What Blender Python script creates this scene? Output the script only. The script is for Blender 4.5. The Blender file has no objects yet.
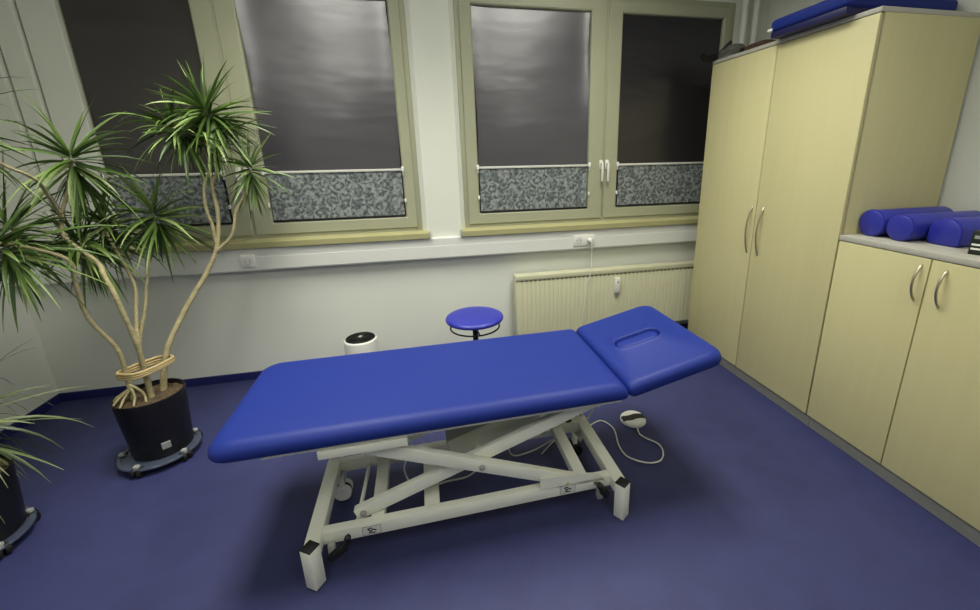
import bpy, bmesh, math, random
from mathutils import Vector, Matrix, noise
random.seed(7)
PI = math.pi
col = bpy.context.scene.collection
sc = bpy.context.scene

# ------------------------------------------------------------------ materials
def lin(c):
    return tuple(((x/12.92) if x <= 0.04045 else ((x+0.055)/1.055)**2.4) for x in c)

def mat(name, rgb, rough=0.5, metal=0.0, var=0.06, scale=8.0, bump=0.0, bscale=60.0, stretch=(1,1,1), spec=0.5, coat=0.0):
    """plain procedural surface: base colour with a soft noise variation and an optional noise bump"""
    m = bpy.data.materials.new(name); m.use_nodes = True
    nt = m.node_tree; N = nt.nodes; L = nt.links
    b = N['Principled BSDF']
    b.inputs['Roughness'].default_value = rough; b.inputs['Metallic'].default_value = metal
    b.inputs['Specular IOR Level'].default_value = spec; b.inputs['Coat Weight'].default_value = coat
    tc = N.new('ShaderNodeTexCoord'); mp = N.new('ShaderNodeMapping'); mp.inputs['Scale'].default_value = stretch
    L.new(tc.outputs['Object'], mp.inputs['Vector'])
    nz = N.new('ShaderNodeTexNoise'); nz.inputs['Scale'].default_value = scale; nz.inputs['Detail'].default_value = 4
    L.new(mp.outputs['Vector'], nz.inputs['Vector'])
    r = N.new('ShaderNodeValToRGB'); c = lin(rgb)
    r.color_ramp.elements[0].position = .3; r.color_ramp.elements[1].position = .7
    r.color_ramp.elements[0].color = tuple(max(0, x*(1-var)) for x in c)+(1,)
    r.color_ramp.elements[1].color = tuple(min(1, x*(1+var)) for x in c)+(1,)
    L.new(nz.outputs['Fac'], r.inputs['Fac']); L.new(r.outputs['Color'], b.inputs['Base Color'])
    if bump:
        n2 = N.new('ShaderNodeTexNoise'); n2.inputs['Scale'].default_value = bscale
        L.new(mp.outputs['Vector'], n2.inputs['Vector'])
        bp = N.new('ShaderNodeBump'); bp.inputs['Strength'].default_value = bump; bp.inputs['Distance'].default_value = .01
        L.new(n2.outputs['Fac'], bp.inputs['Height']); L.new(bp.outputs['Normal'], b.inputs['Normal'])
    return m

M = {}
M['wall'] = mat('wall_paint', (.86, .87, .83), .85, var=.02, scale=1.5, bump=.06, bscale=180)
M['pier'] = mat('pier_paint', (.85, .86, .81), .7, var=.015, scale=2)
M['duct'] = mat('duct_plastic', (.86, .865, .835), .5, var=.015)
M['ceil'] = mat('ceiling_paint', (.86, .86, .83), .9, var=.02)
M['floor'] = mat('blue_linoleum', (.205, .22, .385), .55, var=.10, scale=9, bump=.03, bscale=300, spec=.35)
M['skirt'] = mat('skirting_blue', (.11, .125, .36), .5, var=.04)
M['vinyl'] = mat('blue_vinyl', (.10, .172, .48), .5, var=.02, scale=6, bump=.06, bscale=420, spec=.25)
M['vinyl_shade'] = mat('blue_vinyl_painted_shade', (.08, .085, .30), .5, var=.03)  # darker copy of the blue vinyl, shade put into the colour
M['vinyl2'] = mat('bolster_vinyl', (.17, .19, .60), .38, var=.03, bump=.05, bscale=300)
M['white_metal'] = mat('white_powder_coat', (.93, .935, .88), .38, var=.015)
M['grey_plastic'] = mat('grey_plastic', (.74, .75, .68), .5)
M['black'] = mat('black_plastic', (.035, .035, .04), .6, var=.1)
M['black_rubber'] = mat('black_rubber', (.05, .05, .05), .7, var=.1)
M['pot'] = mat('black_pot', (.075, .075, .085), .42, var=.1, scale=20)
M['frame'] = mat('cream_window_frame', (.64, .645, .54), .45, var=.02)
M['sill'] = mat('ochre_window_sill', (.65, .635, .46), .4, var=.03)
M['radiator'] = mat('radiator_enamel', (.78, .775, .655), .4, var=.015)
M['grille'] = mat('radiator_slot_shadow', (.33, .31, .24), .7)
M['white_plastic'] = mat('white_plastic', (.88, .88, .85), .4, var=.01)
M['bright_white'] = mat('bright_white', (.93, .93, .91), .35, var=.01)
M['steel'] = mat('brushed_steel', (.78, .75, .66), .35, metal=1.0, var=.05, stretch=(1, 1, 12))
M['grey_edge'] = mat('grey_laminate', (.72, .71, .66), .5, var=.04, scale=30)
M['plinth'] = mat('grey_plinth', (.59, .59, .56), .5, var=.05, scale=30)
M['wood_edge'] = mat('beige_edge_band', (.72, .68, .54), .5, var=.03)
M['gap'] = mat('door_gap_shadow', (.22, .19, .12), .8)
M['soil'] = mat('potting_soil', (.34, .28, .20), .95, var=.5, scale=60, bump=1.0, bscale=90)
M['bark'] = mat('pale_bark', (.66, .62, .47), .8, var=.18, scale=14, bump=.5, bscale=60, stretch=(1, 1, 3))
M['cord_wrap'] = mat('beige_wrap', (.74, .66, .47), .9, var=.1, scale=40)
M['brown'] = mat('brown_leather', (.25, .17, .10), .55, var=.3, scale=20)
M['grey_cloth'] = mat('grey_cloth', (.36, .36, .33), .9, var=.15, scale=30, bump=.3, bscale=200)
M['label_white'] = mat('label_white', (.87, .875, .84), .4, var=.01)
M['yellow'] = mat('warning_yellow', (.80, .72, .20), .5)
M['label_grey'] = mat('label_grey', (.62, .63, .62), .5)
M['box_green'] = mat('dark_green_card', (.10, .13, .09), .5, var=.3, scale=25)
M['cable'] = mat('white_cable', (.84, .84, .80), .5, var=.01)
M['tray'] = mat('smoked_clear_tray', (.27, .30, .37), .25, var=.05)
M['rail_white'] = mat('shade_rail', (.80, .80, .76), .4)
M['foot_black'] = mat('pedal_band', (.10, .10, .06), .6)

def emit(name, c, s):
    m = bpy.data.materials.new(name); m.use_nodes = True
    b = m.node_tree.nodes['Principled BSDF']
    b.inputs['Base Color'].default_value = (.8, .8, .8, 1)
    b.inputs['Emission Color'].default_value = c+(1,); b.inputs['Emission Strength'].default_value = s
    return m
LC = (1.0, .985, .885)
M['lamp'] = emit('lamp_diffuser', LC, 5.0)
M['lamp_soft'] = emit('soft_lamp_diffuser', LC, 5.0)
M['lamp_rear'] = emit('rear_lamp_diffuser', LC, 9.0)

def wood():
    m = bpy.data.materials.new('pale_maple_laminate'); m.use_nodes = True
    nt = m.node_tree; N = nt.nodes; L = nt.links; b = N['Principled BSDF']
    b.inputs['Roughness'].default_value = .42; b.inputs['Specular IOR Level'].default_value = .4
    tc = N.new('ShaderNodeTexCoord')
    mp = N.new('ShaderNodeMapping'); mp.inputs['Scale'].default_value = (9, 9, .5)
    L.new(tc.outputs['Object'], mp.inputs['Vector'])
    n1 = N.new('ShaderNodeTexNoise'); n1.inputs['Scale'].default_value = 2.2; n1.inputs['Detail'].default_value = 6
    n1.inputs['Distortion'].default_value = .8
    L.new(mp.outputs['Vector'], n1.inputs['Vector'])
    n2 = N.new('ShaderNodeTexNoise'); n2.inputs['Scale'].default_value = 30; n2.inputs['Detail'].default_value = 2
    L.new(mp.outputs['Vector'], n2.inputs['Vector'])
    mx = N.new('ShaderNodeMix'); mx.inputs['Factor'].default_value = .25
    L.new(n1.outputs['Fac'], mx.inputs[2]); L.new(n2.outputs['Fac'], mx.inputs[3])
    r = N.new('ShaderNodeValToRGB'); e = r.color_ramp.elements
    e[0].position = .30; e[0].color = lin((.795, .77, .575))+(1,)
    e[1].position = .70; e[1].color = lin((.815, .79, .60))+(1,)
    L.new(mx.outputs[0], r.inputs['Fac']); L.new(r.outputs['Color'], b.inputs['Base Color'])
    return m
M['wood'] = wood()

def paisley():
    m = bpy.data.materials.new('patterned_shade_fabric'); m.use_nodes = True
    nt = m.node_tree; N = nt.nodes; L = nt.links; b = N['Principled BSDF']
    b.inputs['Roughness'].default_value = .7
    tc = N.new('ShaderNodeTexCoord'); mp = N.new('ShaderNodeMapping'); mp.inputs['Scale'].default_value = (1, 0, 1)
    L.new(tc.outputs['Object'], mp.inputs['Vector'])
    nz = N.new('ShaderNodeTexNoise'); nz.inputs['Scale'].default_value = 17; nz.inputs['Detail'].default_value = 3
    L.new(mp.outputs['Vector'], nz.inputs['Vector'])
    add = N.new('ShaderNodeMix'); add.data_type = 'VECTOR'; add.inputs['Factor'].default_value = .10
    L.new(mp.outputs['Vector'], add.inputs[4]); L.new(nz.outputs['Color'], add.inputs[5])
    v = N.new('ShaderNodeTexVoronoi'); v.inputs['Scale'].default_value = 13
    L.new(add.outputs[1], v.inputs['Vector'])
    mu = N.new('ShaderNodeMath'); mu.operation = 'MULTIPLY'; mu.inputs[1].default_value = 17
    L.new(v.outputs['Distance'], mu.inputs[0])
    si = N.new('ShaderNodeMath'); si.operation = 'SINE'; L.new(mu.outputs[0], si.inputs[0])
    n2 = N.new('ShaderNodeTexNoise'); n2.inputs['Scale'].default_value = 45; n2.inputs['Detail'].default_value = 2
    L.new(mp.outputs['Vector'], n2.inputs['Vector'])
    ad = N.new('ShaderNodeMath'); ad.operation = 'MULTIPLY_ADD'; ad.inputs[1].default_value = .17
    L.new(si.outputs[0], ad.inputs[0]); L.new(n2.outputs['Fac'], ad.inputs[2])
    r = N.new('ShaderNodeValToRGB'); e = r.color_ramp.elements
    e[0].position = .26; e[0].color = lin((.27, .29, .29))+(1,)
    e[1].position = .78; e[1].color = lin((.60, .62, .60))+(1,)
    k = e.new(.5); k.color = lin((.43, .46, .46))+(1,)
    L.new(ad.outputs[0], r.inputs['Fac']); L.new(r.outputs['Color'], b.inputs['Base Color'])
    return m
M['paisley'] = paisley()

def film(name, rgb, rough, waves, ior=1.55):
    m = bpy.data.materials.new(name); m.use_nodes = True
    nt = m.node_tree; N = nt.nodes; L = nt.links; b = N['Principled BSDF']
    b.inputs['Base Color'].default_value = lin(rgb)+(1,)
    b.inputs['Roughness'].default_value = rough
    b.inputs['Specular IOR Level'].default_value = .5; b.inputs['IOR'].default_value = ior
    tc = N.new('ShaderNodeTexCoord'); mp = N.new('ShaderNodeMapping'); mp.inputs['Scale'].default_value = (.8, 1, 2.2)
    L.new(tc.outputs['Object'], mp.inputs['Vector'])
    nz = N.new('ShaderNodeTexNoise'); nz.inputs['Scale'].default_value = 3.0; nz.inputs['Detail'].default_value = 2
    L.new(mp.outputs['Vector'], nz.inputs['Vector'])
    w2 = N.new('ShaderNodeMapping'); w2.inputs['Scale'].default_value = (.6, 1, 22)
    L.new(tc.outputs['Object'], w2.inputs['Vector'])
    n2 = N.new('ShaderNodeTexNoise'); n2.inputs['Scale'].default_value = 2.0; n2.inputs['Detail'].default_value = 3
    L.new(w2.outputs['Vector'], n2.inputs['Vector'])
    ma = N.new('ShaderNodeMath'); ma.operation = 'MULTIPLY_ADD'; ma.inputs[1].default_value = .012
    L.new(n2.outputs['Fac'], ma.inputs[0]); L.new(nz.outputs['Fac'], ma.inputs[2])
    bp = N.new('ShaderNodeBump'); bp.inputs['Strength'].default_value = waves; bp.inputs['Distance'].default_value = .08
    L.new(ma.outputs[0], bp.inputs['Height']); L.new(bp.outputs['Normal'], b.inputs['Normal'])
    return m
M['film'] = film('silvery_dark_film', (.23, .215, .245), .28, .05, 2.2)
M['film_dark'] = film('dark_film', (.235, .222, .218), .30, .15)
M['film_darker'] = film('darkest_film', (.15, .14, .155), .28, .15)
def glass():
    m = bpy.data.materials.new('night_glass'); m.use_nodes = True
    b = m.node_tree.nodes['Principled BSDF']
    b.inputs['Base Color'].default_value = (.35, .36, .38, 1); b.inputs['Roughness'].default_value = .02
    b.inputs['Transmission Weight'].default_value = 1.0; b.inputs['IOR'].default_value = 1.45
    return m
M['glass'] = glass()

def leafmat(name, a, bb, tip):
    m = bpy.data.materials.new(name); m.use_nodes = True
    nt = m.node_tree; N = nt.nodes; L = nt.links; b = N['Principled BSDF']
    b.inputs['Roughness'].default_value = .40
    at = N.new('ShaderNodeAttribute'); at.attribute_name = 'shade'
    r = N.new('ShaderNodeValToRGB'); e = r.color_ramp.elements
    e[0].position = 0; e[0].color = lin(a)+(1,)
    e[1].position = 1; e[1].color = lin(tip)+(1,)
    k = e.new(.6); k.color = lin(bb)+(1,)
    L.new(at.outputs['Fac'], r.inputs['Fac']); L.new(r.outputs['Color'], b.inputs['Base Color'])
    return m
M['leaf'] = leafmat('dragon_tree_leaf', (.16, .26, .10), (.36, .47, .20), (.60, .68, .42))
M['leaf2'] = leafmat('arching_leaf', (.20, .27, .14), (.42, .48, .30), (.62, .66, .48))

# ------------------------------------------------------------------ helpers
def bm_new(): return bmesh.new()

def absorb(bm, t):
    me = bpy.data.meshes.new('tmp'); t.to_mesh(me); t.free(); bm.from_mesh(me); bpy.data.meshes.remove(me)

def box(bm, x0, x1, y0, y1, z0, z1, bev=0.0, seg=2, m=None):
    t = bmesh.new()
    bmesh.ops.create_cube(t, size=1)
    for v in t.verts:
        v.co = Vector((x0+(v.co.x+.5)*(x1-x0), y0+(v.co.y+.5)*(y1-y0), z0+(v.co.z+.5)*(z1-z0)))
    if bev: bmesh.ops.bevel(t, geom=t.edges[:], offset=bev, segments=seg, affect='EDGES', profile=.5)
    if m is not None: t.transform(m)
    absorb(bm, t); return bm

def beam(bm, p, q, w, h, bev=.004, up=(0, 0, 1)):
    """square tube from p to q: w across (horizontal), h in the up direction"""
    p = Vector(p); q = Vector(q); d = q-p; L = d.length; d.normalize()
    s = d.cross(Vector(up)).normalized(); u = s.cross(d)
    mtx = Matrix((( d.x, s.x, u.x, (p.x+q.x)/2), (d.y, s.y, u.y, (p.y+q.y)/2), (d.z, s.z, u.z, (p.z+q.z)/2), (0, 0, 0, 1)))
    return box(bm, -L/2, L/2, -w/2, w/2, -h/2, h/2, bev, 2, mtx)

def spline(pts, n=8):
    P = [Vector(p) for p in pts]; out = []
    for i in range(len(P)-1):
        a = P[max(i-1, 0)]; b = P[i]; c = P[i+1]; d = P[min(i+2, len(P)-1)]
        for k in range(n):
            t = k/n
            out.append(.5*((2*b)+(c-a)*t+(2*a-5*b+4*c-d)*t*t+(3*b-a-3*c+d)*t**3))
    out.append(P[-1]); return out

def tube(bm, pts, r, seg=8, smooth=0, cap=True):
    if smooth:
        n = len(pts); rs = r if isinstance(r, (list, tuple)) else [r]*n
        P = spline(pts, smooth); R = []
        for i in range(len(P)):
            f = i/smooth; k = min(int(f), n-2); R.append(rs[k]+(rs[k+1]-rs[k])*(f-k))
    else:
        P = [Vector(p) for p in pts]; R = list(r) if isinstance(r, (list, tuple)) else [r]*len(P)
    rings = []; ref = None
    for i, p in enumerate(P):
        d = (P[min(i+1, len(P)-1)]-P[max(i-1, 0)]).normalized()
        if ref is None:
            ref = Vector((0, 0, 1)) if abs(d.z) < .9 else Vector((1, 0, 0))
        a = (ref-d*ref.dot(d)).normalized(); ref = a; b = d.cross(a)
        rings.append([bm.verts.new(p+(a*math.cos(2*PI*k/seg)+b*math.sin(2*PI*k/seg))*R[i]) for k in range(seg)])
    for i in range(len(rings)-1):
        for k in range(seg):
            bm.faces.new((rings[i][k], rings[i][(k+1) % seg], rings[i+1][(k+1) % seg], rings[i+1][k]))
    if cap:
        bm.faces.new(rings[0][::-1]); bm.faces.new(rings[-1])
    return bm

def lathe(bm, prof, c=(0, 0, 0), seg=40, axis='z', cap=True, m=None):
    """revolve (radius, height) pairs about an axis through c"""
    t = bmesh.new(); rings = []
    for r, h in prof:
        rings.append([t.verts.new((r*math.cos(2*PI*k/seg), r*math.sin(2*PI*k/seg), h)) for k in range(seg)])
    for i in range(len(rings)-1):
        for k in range(seg):
            t.faces.new((rings[i][k], rings[i][(k+1) % seg], rings[i+1][(k+1) % seg], rings[i+1][k]))
    if cap:
        t.faces.new(rings[0][::-1]); t.faces.new(rings[-1])
    if axis == 'x': t.transform(Matrix.Rotation(PI/2, 4, 'Y'))
    if axis == 'y': t.transform(Matrix.Rotation(-PI/2, 4, 'X'))
    if m is not None: t.transform(m)
    t.transform(Matrix.Translation(Vector(c)))
    bmesh.ops.recalc_face_normals(t, faces=t.faces[:])
    absorb(bm, t); return bm

def rrect(w, h, rad, n=8):
    """rounded rectangle loop (centred), 4*(n+1) points; rad = one radius or (radius at -x, radius at +x)"""
    ra, rb = rad if isinstance(rad, tuple) else (rad, rad); out = []
    for (sx, sy, a0) in ((1, 1, 0), (-1, 1, PI/2), (-1, -1, PI), (1, -1, 3*PI/2)):
        r = max(min(rb if sx > 0 else ra, w/2-1e-5, h/2-1e-5), 1e-4)
        cx, cy = sx*(w/2-r), sy*(h/2-r)
        for k in range(n+1):
            a = a0+PI/2*k/n; out.append((cx+r*math.cos(a), cy+r*math.sin(a)))
    return out

def loops(bm, rings, m=None, cap0=True, cap1=True):
    t = bmesh.new()
    R = [[t.verts.new(p) for p in ring] for ring in rings]; n = len(R[0])
    for i in range(len(R)-1):
        for k in range(n):
            t.faces.new((R[i][k], R[i][(k+1) % n], R[i+1][(k+1) % n], R[i+1][k]))
    if cap0: t.faces.new(R[0][::-1])
    if cap1: t.faces.new(R[-1])
    if m is not None: t.transform(m)
    bmesh.ops.recalc_face_normals(t, faces=t.faces[:])
    absorb(bm, t); return bm

def sweep(bm, section, x0, x1):
    """extrude a (y, z) section along x"""
    a = [bm.verts.new((x0, y, z)) for y, z in section]; b = [bm.verts.new((x1, y, z)) for y, z in section]
    n = len(a)
    for k in range(n): bm.faces.new((a[k], a[(k+1) % n], b[(k+1) % n], b[k]))
    bm.faces.new(a[::-1]); bm.faces.new(b); bmesh.ops.recalc_face_normals(bm, faces=bm.faces[:]); return bm

ORIGIN = {}
def obj(name, bm, m, parent=None, smooth=35, label=None):
    """link a bmesh (given in scene coordinates) as ONE mesh object"""
    o_ = Vector((0, 0, 0)); root = parent
    while root is not None and root.parent is not None: root = root.parent
    if root is not None: o_ = ORIGIN.get(root.name, o_)
    if o_.length: bmesh.ops.translate(bm, verts=bm.verts[:], vec=-o_)
    me = bpy.data.meshes.new(name); bm.to_mesh(me); bm.free()
    for x in (m if isinstance(m, (list, tuple)) else [m]): me.materials.append(x)
    if smooth:
        for p in me.polygons: p.use_smooth = True
        me.set_sharp_from_angle(angle=math.radians(smooth))
    ob = bpy.data.objects.new(name, me); col.objects.link(ob); ob.parent = parent
    if label: ob['label'] = label
    return ob

def thing(name, label, cat, loc=(0, 0, 0), rotz=0, group=None):
    e = bpy.data.objects.new(name, None); col.objects.link(e); e.empty_display_size = .1
    e.location = loc; e.rotation_euler = (0, 0, rotz); ORIGIN[e.name] = Vector(loc)
    e['label'] = label; e['category'] = cat
    if group: e['group'] = group
    return e

def tag(o, label, cat, group=None):
    o['label'] = label; o['category'] = cat
    if group: o['group'] = group
    return o

def struct(name, bm, m, smooth=0):
    o = obj(name, bm, m, None, smooth); o['kind'] = 'structure'; return o

# ------------------------------------------------------------------ room shell
XL, XR, YF, ZC = -4.256, .565, -5.4, 2.75
struct('floor', box(bm_new(), XL-.15, XR+.15, YF-.15, .2, -.08, 0), M['floor'])
struct('ceiling', box(bm_new(), XL-.15, XR+.15, YF-.15, .2, ZC, ZC+.1), M['ceil'])
struct('wall_left', box(bm_new(), XL-.15, XL, YF-.15, .2, 0, ZC), M['wall'])
struct('wall_right', box(bm_new(), XR, XR+.15, YF-.15, .2, 0, ZC), M['wall'])
struct('wall_front', box(bm_new(), XL, XR, YF-.15, YF, 0, ZC), M['wall'])
W1L, W1R, W2L, W2R = -3.76, -1.957, -1.669, .295
WZ0, WZ1 = .945, 2.44
b = bm_new()
box(b, XL, XR, 0, .2, 0, WZ0); box(b, XL, XR, 0, .2, WZ1, ZC)
box(b, XL, W1L, 0, .2, WZ0, WZ1); box(b, W1R, W2L, 0, .2, WZ0, WZ1); box(b, W2R, XR, 0, .2, WZ0, WZ1)
struct('wall_back', b, M['wall'])
# pier between the windows with its shallow bevelled edges, and the stepped casing left of the windows
b = bm_new(); t = bmesh.new()
sec = [(W1R, 0), (W1R+.03, -.028), (W2L-.03, -.028), (W2L, 0)]
lo = [t.verts.new((x, y, .905)) for x, y in sec]; hi = [t.verts.new((x, y, ZC)) for x, y in sec]
for k in range(4): t.faces.new((lo[k], lo[(k+1) % 4], hi[(k+1) % 4], hi[k]))
t.faces.new(lo[::-1]); t.faces.new(hi); bmesh.ops.recalc_face_normals(t, faces=t.faces[:]); absorb(b, t)
struct('trim_1', b, M['pier'])
struct('trim_2', box(bm_new(), -3.846, -3.684, -.030, 0, .96, ZC, .003), M['pier'])
struct('trim_3', box(bm_new(), -3.952, -3.856, -.050, 0, .96, ZC, .003), M['pier'])
struct('trim_4', box(bm_new(), XL, -3.962, -.072, 0, .96, ZC, .003), M['pier'])
# skirting
struct('baseboard_back', box(bm_new(), XL, XR, -.012, 0, 0, .055, .003), M['skirt'])
struct('baseboard_left', box(bm_new(), XL, XL+.012, YF, -.012, 0, .055, .003), M['skirt'])
struct('baseboard_right', box(bm_new(), XR-.012, XR, YF, -.012, 0, .055, .003), M['skirt'])
# cable duct under the sills with its lid line
b = bm_new(); box(b, XL, XR, -.058, 0, .768, .912, .006); box(b, XL, XR, -.0595, -.05, .775, .858, .002)
struct('trim_5', b, M['duct'])
for x in (.335, .425):
    p = obj('heating_pipe', tube(bm_new(), [(x, -.05, 0), (x, -.05, ZC)], .021, 16), M['white_plastic'])
    tag(p, 'white vertical heating pipe by the %s' % ('window frame behind the tall cupboard' if x < .4 else 'right wall, behind the tall cupboard'), 'pipe')

# ------------------------------------------------------------------ windows
def film_sheet(x0, x1, z0, z1, curl, mt, parent):
    b = bm_new(); nx, nz = 48, 60; V = []
    for i in range(nx+1):
        u = i/nx; row = []
        for k in range(nz+1):
            w = k/nz; z = z0+(z1-z0)*w
            bow = .010*math.exp(-u/.05)+.012*math.exp(-(1-u)/.05)
            wob = .007*noise.noise(Vector((u*2.4+x0*5, w*2.6, .3)))+.0004*noise.noise(Vector((u*2, w*22, x0)))
            y = .012-curl*(bow*(.25+.75*w)+wob)
            row.append(b.verts.new((x0+(x1-x0)*u+(curl*.006*math.sin(w*7+x0) if i in (0, nx) else 0), y, z)))
        V.append(row)
    for i in range(nx):
        for k in range(nz): b.faces.new((V[i][k], V[i+1][k], V[i+1][k+1], V[i][k+1]))
    return obj('privacy_film', b, mt, parent, 180)

def window(name, xl, xr, panes, mid, sill, films, zb=1.364, z0=1.064, z1=2.332):
    root = struct(name, ring_frame(xl, xr, WZ0, WZ1, .045, -.004, .10), M['frame'], 30)
    b = bm_new(); box(b, mid-.03, mid+.03, -.004, .09, WZ0+.04, WZ1-.04, .003); obj('mullion', b, M['frame'], root)
    s = bm_new(); sweep(s, [(0, WZ0), (0, .962), (-.065, .957), (-.076, .95), (-.076, .916), (-.07, .914), (-.058, .914), (-.058, .925), (0, .925)], sill[0], sill[1])
    so = obj('window_sill', s, M['sill'], root)
    for xe in (x for x in sill if -3.0 < x < 0):
        obj('end_cap', box(bm_new(), xe-.004, xe+.004, -.079, -.02, .912, .960, .002), M['label_grey'], so)
    for j, (a, c) in enumerate(panes):
        sx0 = xl+.03 if j == 0 else mid+.008; sx1 = mid-.008 if j == 0 else xr-.03
        sh = obj('sash', sash(sx0, sx1, .985, 2.405, a, c, z0, z1), M['frame'], root, 30)
        obj('glass_pane', box(bm_new(), a-.01, c+.01, .03, .036, z0-.01, z1+.01), M['glass'], sh, 0)
        film_sheet(a+.002, c-.002, z0+.002, z1-.002, films[j][1], films[j][0], sh)
        hx = mid-.022 if j == 0 else mid+.022
        h = bm_new(); box(h, hx-.013, hx+.013, -.022, -.012, 1.335, 1.40, .003)
        box(h, hx-.008, hx+.008, -.050, -.02, 1.365, 1.381, .003); box(h, hx-.008, hx+.008, -.052, -.038, 1.25, 1.381, .004)
        obj('window_handle', h, M['label_white'], sh)
    return root

def ring_frame(xl, xr, z0, z1, w, y0, y1):
    b = bm_new()
    box(b, xl, xl+w, y0, y1, z0, z1, .003); box(b, xr-w, xr, y0, y1, z0, z1, .003)
    box(b, xl+w, xr-w, y0, y1, z0, z0+w, .003); box(b, xl+w, xr-w, y0, y1, z1-w, z1, .003)
    return b

def sash(x0, x1, z0, z1, a, c, za, zc):
    """flat sash with a chamfered glazing edge around the pane opening a..c, za..zc"""
    def loop(xa, xb, z_a, z_b, y): return [(xa, y, z_a), (xb, y, z_a), (xb, y, z_b), (xa, y, z_b)]
    r = [loop(x0, x1, z0, z1, .03), loop(x0, x1, z0, z1, -.010), loop(x0+.004, x1-.004, z0+.004, z1-.004, -.014),
         loop(a-.012, c+.012, za-.012, zc+.012, -.014), loop(a-.004, c+.004, za-.004, zc+.004, -.008), loop(a, c, za, zc, .004), loop(a, c, za, zc, .04)]
    return loops(bm_new(), r, None, False, False)

P1 = [(-3.685, -3.092), (-2.863, -2.058)]
P2 = [(-1.560, -.778), (-.550, .204)]
window('window_1', W1L, W1R, P1, -2.98, (-4.15, -1.914), [(M['film_dark'], .35), (M['film'], 1.0)])
window('window_2', W2L, W2R, P2, -.660, (-1.702, .33), [(M['film'], 1.0), (M['film_darker'], .35)])

SH = [(P1[0], 'patterned grey half shade on the window pane behind the dragon tree'),
      (P1[1], 'patterned grey half shade on the wide pane just right of the dragon tree'),
      (P2[0], 'patterned grey half shade on the pane above the blue stool'),
      (P2[1], 'patterned grey half shade on the pane beside the tall cupboard')]
for (a, c), lab in SH:
    r = thing('half_shade', lab, 'window shade', (a, 0, 1.064), 0, 'patterned half shades on the window panes')
    n = 14; f = bm_new(); V = []
    for k in range(n*2+1):
        z = 1.07+(1.358-1.07)*k/(n*2); y = -.010 if k % 2 else -.0095
        V.append((f.verts.new((a+.006, y, z)), f.verts.new((c-.006, y, z))))
    for k in range(n*2): f.faces.new((V[k][0], V[k][1], V[k+1][1], V[k+1][0]))
    obj('shade_fabric', f, M['paisley'], r, 0)
    obj('top_rail', box(bm_new(), a+.002, c-.002, -.018, -.002, 1.357, 1.372, .003), M['rail_white'], r)
    obj('bottom_rail', box(bm_new(), a+.002, c-.002, -.016, -.002, 1.062, 1.074, .003), M['black'], r)
    for x in (a-.006, c+.006):
        g = bm_new(); box(g, x-.008, x+.008, -.030, -.014, 1.352, 1.385, .003); box(g, x-.003, x+.003, -.024, -.014, 1.33, 1.352, .001)
        obj('tension_clip', g, M['bright_white'], r)
        g = bm_new(); box(g, x-.006, x+.006, -.026, -.014, 1.155, 1.18, .003)
        obj('cord_clip', g, M['bright_white'], r)

# ------------------------------------------------------------------ sockets on the duct
def socket(xs, label):
    xm = sum(xs)/len(xs)
    r = thing('wall_socket', label, 'socket', (xm, -.06, .835))
    w = .041*len(xs)
    obj('cover_plate', box(bm_new(), xm-w, xm+w, -.068, -.058, .796, .874, .003), M['white_plastic'], r)
    for x in xs:
        b = bm_new()
        lathe(b, [(.0205, 0), (.0205, -.003), (.019, -.003), (.017, .004), (.0165, .004)], (x, -.067, .835), 24, 'y')
        obj('socket_cup', b, M['label_grey'], r)
        b = bm_new()
        for dx in (-.0095, .0095): lathe(b, [(.003, 0), (.003, -.0015)], (x+dx, -.0672, .835), 10, 'y')
        obj('pin_hole', b, M['black'], r)
    return r
socket((-.855, -.774), 'white double wall socket on the duct above the radiator, one side in use')
socket((-3.03,), 'white wall socket on the duct beside the dragon tree')
t = thing('plug_cable', 'thin white cable plugged into the socket above the radiator, hanging down', 'cable', (-.774, -.075, .835))
b = bm_new(); lathe(b, [(.019, 0), (.019, -.018), (.012, -.03), (.008, -.036)], (-.774, -.0675, .835), 20, 'y'); obj('plug', b, M['white_plastic'], t)
b = tube(bm_new(), [(-.774, -.10, .835), (-.772, -.112, .80), (-.765, -.10, .70), (-.785, -.13, .60), (-.81, -.135, .52), (-.835, -.137, .33), (-.87, -.15, .12), (-.95, -.25, .006), (-1.1, -.62, .005), (-1.25, -1.0, .005), (-1.45, -1.22, .006)], .0035, 8, 6)
obj('flex', b, M['cable'], t)

# ------------------------------------------------------------------ radiator
RX0, RX1, RY, RZ0, RZ1 = -1.340, .20, -.112, .125, .579
t = thing('radiator', 'cream ribbed panel radiator on the wall beneath the right window', 'radiator', ((RX0+RX1)/2, -.06, RZ0))
b = bm_new(); pitch = .0333; n = int((RX1-RX0-.03)/pitch); prof = []
x = RX0+.016
prof.append((RX0, RY+.004)); prof.append((x, RY))
for k in range(n):
    x0 = RX0+.016+k*pitch
    prof += [(x0+.022, RY), (x0+.0245, RY+.0035), (x0+.0305, RY+.0035), (x0+.033, RY)]
prof += [(RX1-.002, RY), (RX1, RY+.004)]
rows = []
for z, dy in ((RZ0, .012), (RZ0+.012, 0), (RZ1-.020, 0), (RZ1, .003)):
    rows.append([b.verts.new((px, py+dy if z not in (RZ0, RZ1) else RY+.007+dy*.3, z)) for px, py in prof])
for i in range(3):
    for k in range(len(prof)-1): b.faces.new((rows[i][k], rows[i][k+1], rows[i+1][k+1], rows[i+1][k]))
obj('front_panel', b, M['radiator'], t, 25)
obj('back_panel', box(bm_new(), RX0, RX1, -.05, -.035, RZ0, RZ1, .003), M['radiator'], t)
b = bm_new(); box(b, RX0-.004, RX1+.004, RY-.002, -.032, .606, .612, .002); box(b, RX0-.004, RX1+.004, RY-.003, RY+.003, .580, .612, .002)
obj('top_cover', b, M['radiator'], t)
b = bm_new()
for k in range(n): box(b, RX0+.036+k*pitch, RX0+.050+k*pitch, RY-.0015, RY+.002, .569, .576)
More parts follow.
